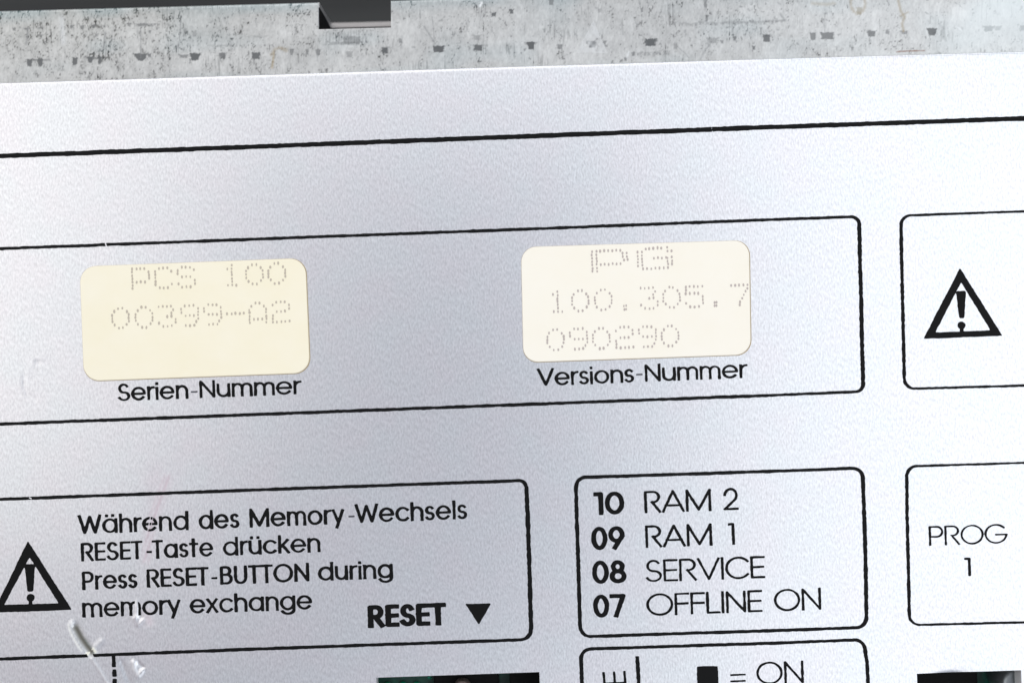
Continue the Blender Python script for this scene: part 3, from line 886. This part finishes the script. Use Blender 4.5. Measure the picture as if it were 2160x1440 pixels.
ca.data.foreach_set('color', np.array(cols, np.float32).ravel())
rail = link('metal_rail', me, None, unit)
rail['label'] = 'scuffed galvanised sheet metal rail with a square notch'

# upper flange folding away from the viewer, cut back at the notch
def flange():
    vs_, fs_, cs_ = [], [], []
    DEEP = -0.046; CUT = ZR - 0.01445
    def slab(xa, xb, z0, z1):
        n = max(2, int(abs(xb - xa) / 40))
        xs = np.linspace(xa, xb, n)
        ox, oy = P2W(xs, rail_top(xs), ZR)
        b0 = len(vs_)
        for k in range(n):
            for (yy, zz) in ((oy[k], z0), (oy[k], z1), (oy[k] - RT, z1), (oy[k] - RT, z0)):
                vs_.append((ox[k], yy, zz)); cs_.append((0.10, 0.10, 0.10, 1))  # sheet coloured dark to paint the shade inside the channel
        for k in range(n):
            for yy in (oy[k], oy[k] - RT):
                vs_.append((ox[k], yy, z0 + 1e-5)); cs_.append((0.50, 0.475, 0.455, 1))  # cut edge painted paler, as a lit strip
        t0_ = b0 + 4 * n
        for k in range(n - 1):
            fs_.append([t0_ + 2 * k, t0_ + 2 * k + 1, t0_ + 2 * k + 3, t0_ + 2 * k + 2])
        for k in range(n - 1):
            a = b0 + 4 * k; c = a + 4
            for e in range(4):
                f = (e + 1) % 4
                fs_.append([a + e, c + e, c + f, a + f])
        c0 = len(vs_)
        for q_ in (0, 1, 2, 3):
            w_ = vs_[b0 + 4 * (n - 1) + q_]; vs_.append((w_[0] + 1e-5, w_[1], w_[2])); cs_.append((0.40, 0.39, 0.38, 1))  # end face painted lighter to show a lit edge
        fs_.append([c0, c0 + 1, c0 + 2, c0 + 3])
        fs_.append([b0 + 3, b0 + 2, b0 + 1, b0]); e = b0 + 4 * (n - 1); fs_.append([e, e + 1, e + 2, e + 3])
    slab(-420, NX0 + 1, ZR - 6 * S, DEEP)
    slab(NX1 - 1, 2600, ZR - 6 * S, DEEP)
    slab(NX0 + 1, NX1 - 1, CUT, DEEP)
    m = mesh_from('flange', vs_, fs_)
    m.materials.append(M_zinc)
    a = m.attributes.new('tone', 'FLOAT_COLOR', 'POINT')
    a.data.foreach_set('color', np.array(cs_, np.float32).ravel())
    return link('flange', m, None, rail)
flange()

# ------------------------------------------------------------------ circuit board behind the openings
ZB = -0.012
pcb = None
bx0, by0 = P2W(500, 1330, ZB); bx1, by1 = P2W(2400, 1330, ZB)
pcb = link('circuit_board', box_mesh('circuit_board', float(bx0), -0.075, ZB - 0.0016, 0.09, -0.030, ZB), M_pcb, unit)
def disc(name, px, py, z0, z1, r, m, dome=False, parent=pcb, n=28):
    cx, cy = [float(a) for a in P2W(px, py, z1)]
    prof = [(r, z0), (r, z1 - r * .25), (r * .92, z1 - r * .08), (r * .75, z1), (0, z1)] if not dome else [(r, z0)] + [(r * math.cos(a), z1 - r * .6 + r * .6 * math.sin(a)) for a in np.linspace(0, 1.4, 6)] + [(0, z1)]
    v = []; f = []
    for (rr, z) in prof:
        for k in range(n):
            v.append((cx + rr * math.cos(2 * math.pi * k / n), cy + rr * math.sin(2 * math.pi * k / n), z))
    for j in range(len(prof) - 1):
        for k in range(n):
            f.append([j * n + k, j * n + (k + 1) % n, (j + 1) * n + (k + 1) % n, (j + 1) * n + k])
    return link(name, mesh_from(name, v, f, True), m, parent)
def brick(name, px0, py0, px1, py1, z0, z1, m, bevel=0.0002):
    xa, ya = [float(a) for a in P2W(px0, py0, z1)]; xb, yb_ = [float(a) for a in P2W(px1, py1, z1)]
    x0, x1 = min(xa, xb), max(xa, xb); y0, y1 = min(ya, yb_), max(ya, yb_)
    o = link(name, box_mesh(name, x0, y0, z0, x1, y1, z1), m, pcb)
    md = o.modifiers.new('bevel', 'BEVEL'); md.width = bevel; md.segments = 2
    return o
for (px, py) in ((817, 1446), (850, 1444), (878, 1444), (836, 1474), (866, 1470)):
    disc('solder_joint', px, py, ZB, ZB + 0.0007, 0.00042, M_trace, True)
disc('solder_joint', 906, 1428, ZB, ZB + 0.0006, 0.0003, M_trace, True)
brick('push_button', 914, 1419, 1056, 1530, ZB, ZB + 0.0040, M_chip)
disc('button_plunger', 975, 1452, ZB + 0.003, ZB + 0.0062, 0.00105, M_brownpin)
brick('chip_or_shadow', 1074, 1400, 1180, 1540, ZB, ZB + 0.0035, M_chip)  # black block stands in for the shadow right of the button
brick('chip_or_shadow', 1890, 1380, 2066, 1540, ZB, ZB + 0.0050, M_chip)
disc('capacitor', 2152, 1442, ZB, ZB + 0.0080, 0.0022, M_tin)

# ------------------------------------------------------------------ stickers
def round_quad(c, r, n=9):
    out = []
    for i in range(4):
        p = Vector(c[i]); a = (Vector(c[i - 1]) - p).normalized(); b2 = (Vector(c[(i + 1) % 4]) - p).normalized()
        s_, e_ = p + a * r, p + b2 * r
        for k in range(n + 1):
            t_ = k / n
            # quarter-arc approximation
            ang = t_ * math.pi / 2
            out.append(tuple(p + a * r * (1 - math.sin(ang)) + b2 * r * (1 - math.cos(ang))))
    return out
def sheet(name, outline, z0, z1, m, parent=None, bevel=0.0):
    n = len(outline)
    w = [tuple(float(a) for a in P2W(x, y)) for x, y in outline]
    cx = sum(a for a, _ in w) / n; cy = sum(a for _, a in w) / n
    v = [(x, y, z0) for x, y in w] + [(x, y, z1 - bevel) for x, y in w]
    k_ = 1
    if bevel:
        v += [(x + (cx - x) * bevel / 0.012, y + (cy - y) * bevel / 0.008, z1) for x, y in w]; k_ = 2
    f = []
    for j in range(k_):
        for i in range(n):
            f.append([j * n + i, (j + 1) * n + i, (j + 1) * n + (i + 1) % n, j * n + (i + 1) % n])
    f.append([k_ * n + i for i in range(n)][::-1])
    return link(name, mesh_from(name, v, f), m, parent)

DM = {  # needle printer characters, nine half columns by seven rows
 'P': ["#.#.#.#..", "#.......#", "#.......#", "#.......#", "#.#.#.#..", "#........", "#........"],
 'C': ["..#.#.#..", "#.......#", "#........", "#........", "#........", "#.......#", "..#.#.#.."],
 'S': ["..#.#.#..", "#.......#", "#........", "..#.#.#..", "........#", "#.......#", "..#.#.#.."],
 '1': ["....#....", "..#.#....", "....#....", "....#....", "....#....", "....#....", "..#.#.#.."],
 '0': ["...#.#...", ".#.....#.", "#.......#", "#.......#", "#.......#", ".#.....#.", "...#.#..."],
 '3': ["#.#.#.#..", ".......#.", "......#..", "....#.#..", "........#", "#.......#", "..#.#.#.."],
 '9': ["..#.#.#..", "#.......#", "#.......#", "..#.#.#.#", "........#", ".......#.", "..#.#.#.."],
 '-': [".........", ".........", ".........", "#.#.#.#.#", ".........", ".........", "........."],
 'A': ["...#.#...", ".#.....#.", "#.......#", "#.......#", "#.......#", "#.#.#.#.#", "#.......#"],
 '2': ["..#.#.#..", "#.......#", "........#", "..#.#.#..", "#........", "#........", "#.#.#.#.#"],
 '5': ["#.#.#.#.#", "#........", "#.#.#.#..", "........#", "........#", "#.......#", "..#.#.#.."],
 '7': ["#.#.#.#.#", "........#", ".......#.", "......#..", ".....#...", "....#....", "....#...."],
 '.': [".........", ".........", ".........", ".........", ".........", "...##....", "...##...."],
 'G': ["..#.#.#..", "#.......#", "#........", "#...#.#.#", "#.......#", "#.......#", "..#.#.#.."],
}
WIDE = {
 'P': [(a, j) for a in (0, 10) for j in range(7)] + [(18 + 8.4 * k, j) for k in range(6) for j in (0, 4)] + [(65, 1), (65, 2), (73, 1), (73, 2), (67, 3), (75, 3)],
 'G': [(a, j) for a in (0, 9) for j in range(1, 6)] + [(17 + 8.2 * k, 0) for k in range(5)] + [(63, 0), (63, 1), (71, 1)] + [(34 + 8.4 * k, 3) for k in range(4)]
      + [(a, j) for a in (63, 72) for j in (3, 4, 5)] + [(10 + 8.8 * k, 6) for k in range(7)],
}
def needle_line(text, xs, ytop, h, slope, parent, m, zb, w=35.0, wide=False, seed=3, label=None):
    r = np.random.RandomState(seed)
    dots = []
    th = 0.036
    def dot(ux, j):
        uy = ytop + slope * (ux - xs[0]) + j / 6 * h
        dots.append((ux + th * (j / 6) * h + r.randn() * .35, uy + r.randn() * .45, 1.75 + r.rand() * .5, 2.7 + r.rand() * .9))
    for ch, x in zip(text, xs):
        if ch == ' ': continue
        if wide:
            for (ux, j) in WIDE[ch]: dot(x + ux, j)
            continue
        for j, row in enumerate(DM[ch]):
            for i, c in enumerate(row):
                if c == '#': dot(x + i / 8 * w, j)
    d = np.array(dots)
    def field(X, Y):
        F = np.full(X.shape, 9.0)
        x0, y0 = X[0, 0], Y[0, 0]; s2 = X[0, 1] - X[0, 0]
        for (a, b2, ra, rb) in d:
            i0_ = max(0, int((a - 8 - x0) / s2)); i1_ = int((a + 8 - x0) / s2) + 1
            j0_ = max(0, int((b2 - 8 - y0) / s2)); j1_ = int((b2 + 8 - y0) / s2) + 1
            xx = X[j0_:j1_, i0_:i1_]; yy = Y[j0_:j1_, i0_:i1_]
            q_ = (np.hypot((xx - a) / ra, (yy - b2) / rb) - 1) * 2.4
            F[j0_:j1_, i0_:i1_] = np.minimum(F[j0_:j1_, i0_:i1_], q_)
        return F
    return ink_mesh('dot_printed_text', field, (d[:, 0].min() - 8, d[:, 1].min() - 8, d[:, 0].max() + 8, d[:, 1].max() + 8), m, parent,
                    step=1.0, ragged=0.7, seed=seed, zbase=zb, label=label)

ZS = 0.00013
def sticker(corners, r, m, label):
    o = sheet('sticker', round_quad(corners, r), 0.00005, ZS, m, None, 0.00004)
    tag(o, label, 'sticker', 'stickers on the faceplate')
    cx = sum(c[0] for c in corners) / 4; cy = sum(c[1] for c in corners) / 4
    big_ = [(cx + (x - cx) * 1.005 + 0.9, cy + (y - cy) * 1.008 + 0.5) for x, y in corners]
    sheet('adhesive_layer', round_quad(big_, r), 0.000004, 0.00005, M_glue, o)
    return o
sA = sticker([(168.5, 562.5), (644, 544.5), (654, 786), (177.5, 803.5)], 34, M_paperA, 'yellowed cream sticker with two dot-matrix lines, directly above the caption Serien-Nummer')
needle_line('PCS 100', [279, 327, 375, 424, 471, 519, 566], 567.6, 41.5, -0.038, sA, M_dots, ZS, seed=5, label='upper dot-matrix line of the yellowed sticker')
needle_line('00399-A2', [236.5, 286, 335, 382.5, 431, 479, 526, 574.5], 651, 41.5, -0.0405, sA, M_dots, ZS, seed=6, label='lower dot-matrix line of the yellowed sticker')
sB = sticker([(1099, 521.5), (1579.5, 507), (1583.5, 747.5), (1104, 764)], 32, M_paperB, 'pale cream sticker with three dot-matrix lines, directly above the caption Versions-Nummer')
needle_line('PG', [1248, 1344.5], 531, 42, -0.055, sB, M_dotsB, ZS, w=63, wide=True, seed=7, label='double-width letters at the top of the pale sticker')
needle_line('100.305.7', [1158, 1205.5, 1254, 1302, 1351, 1398, 1446, 1492.5, 1541.5], 615.5, 42, -0.0355, sB, M_dotsB, ZS, seed=8, label='middle dot-matrix line of the pale sticker')
needle_line('090290', [1153.5, 1202.5, 1250, 1299, 1347.5, 1395], 696, 42, -0.034, sB, M_dotsB, ZS, seed=9, label='bottom dot-matrix line of the pale sticker')
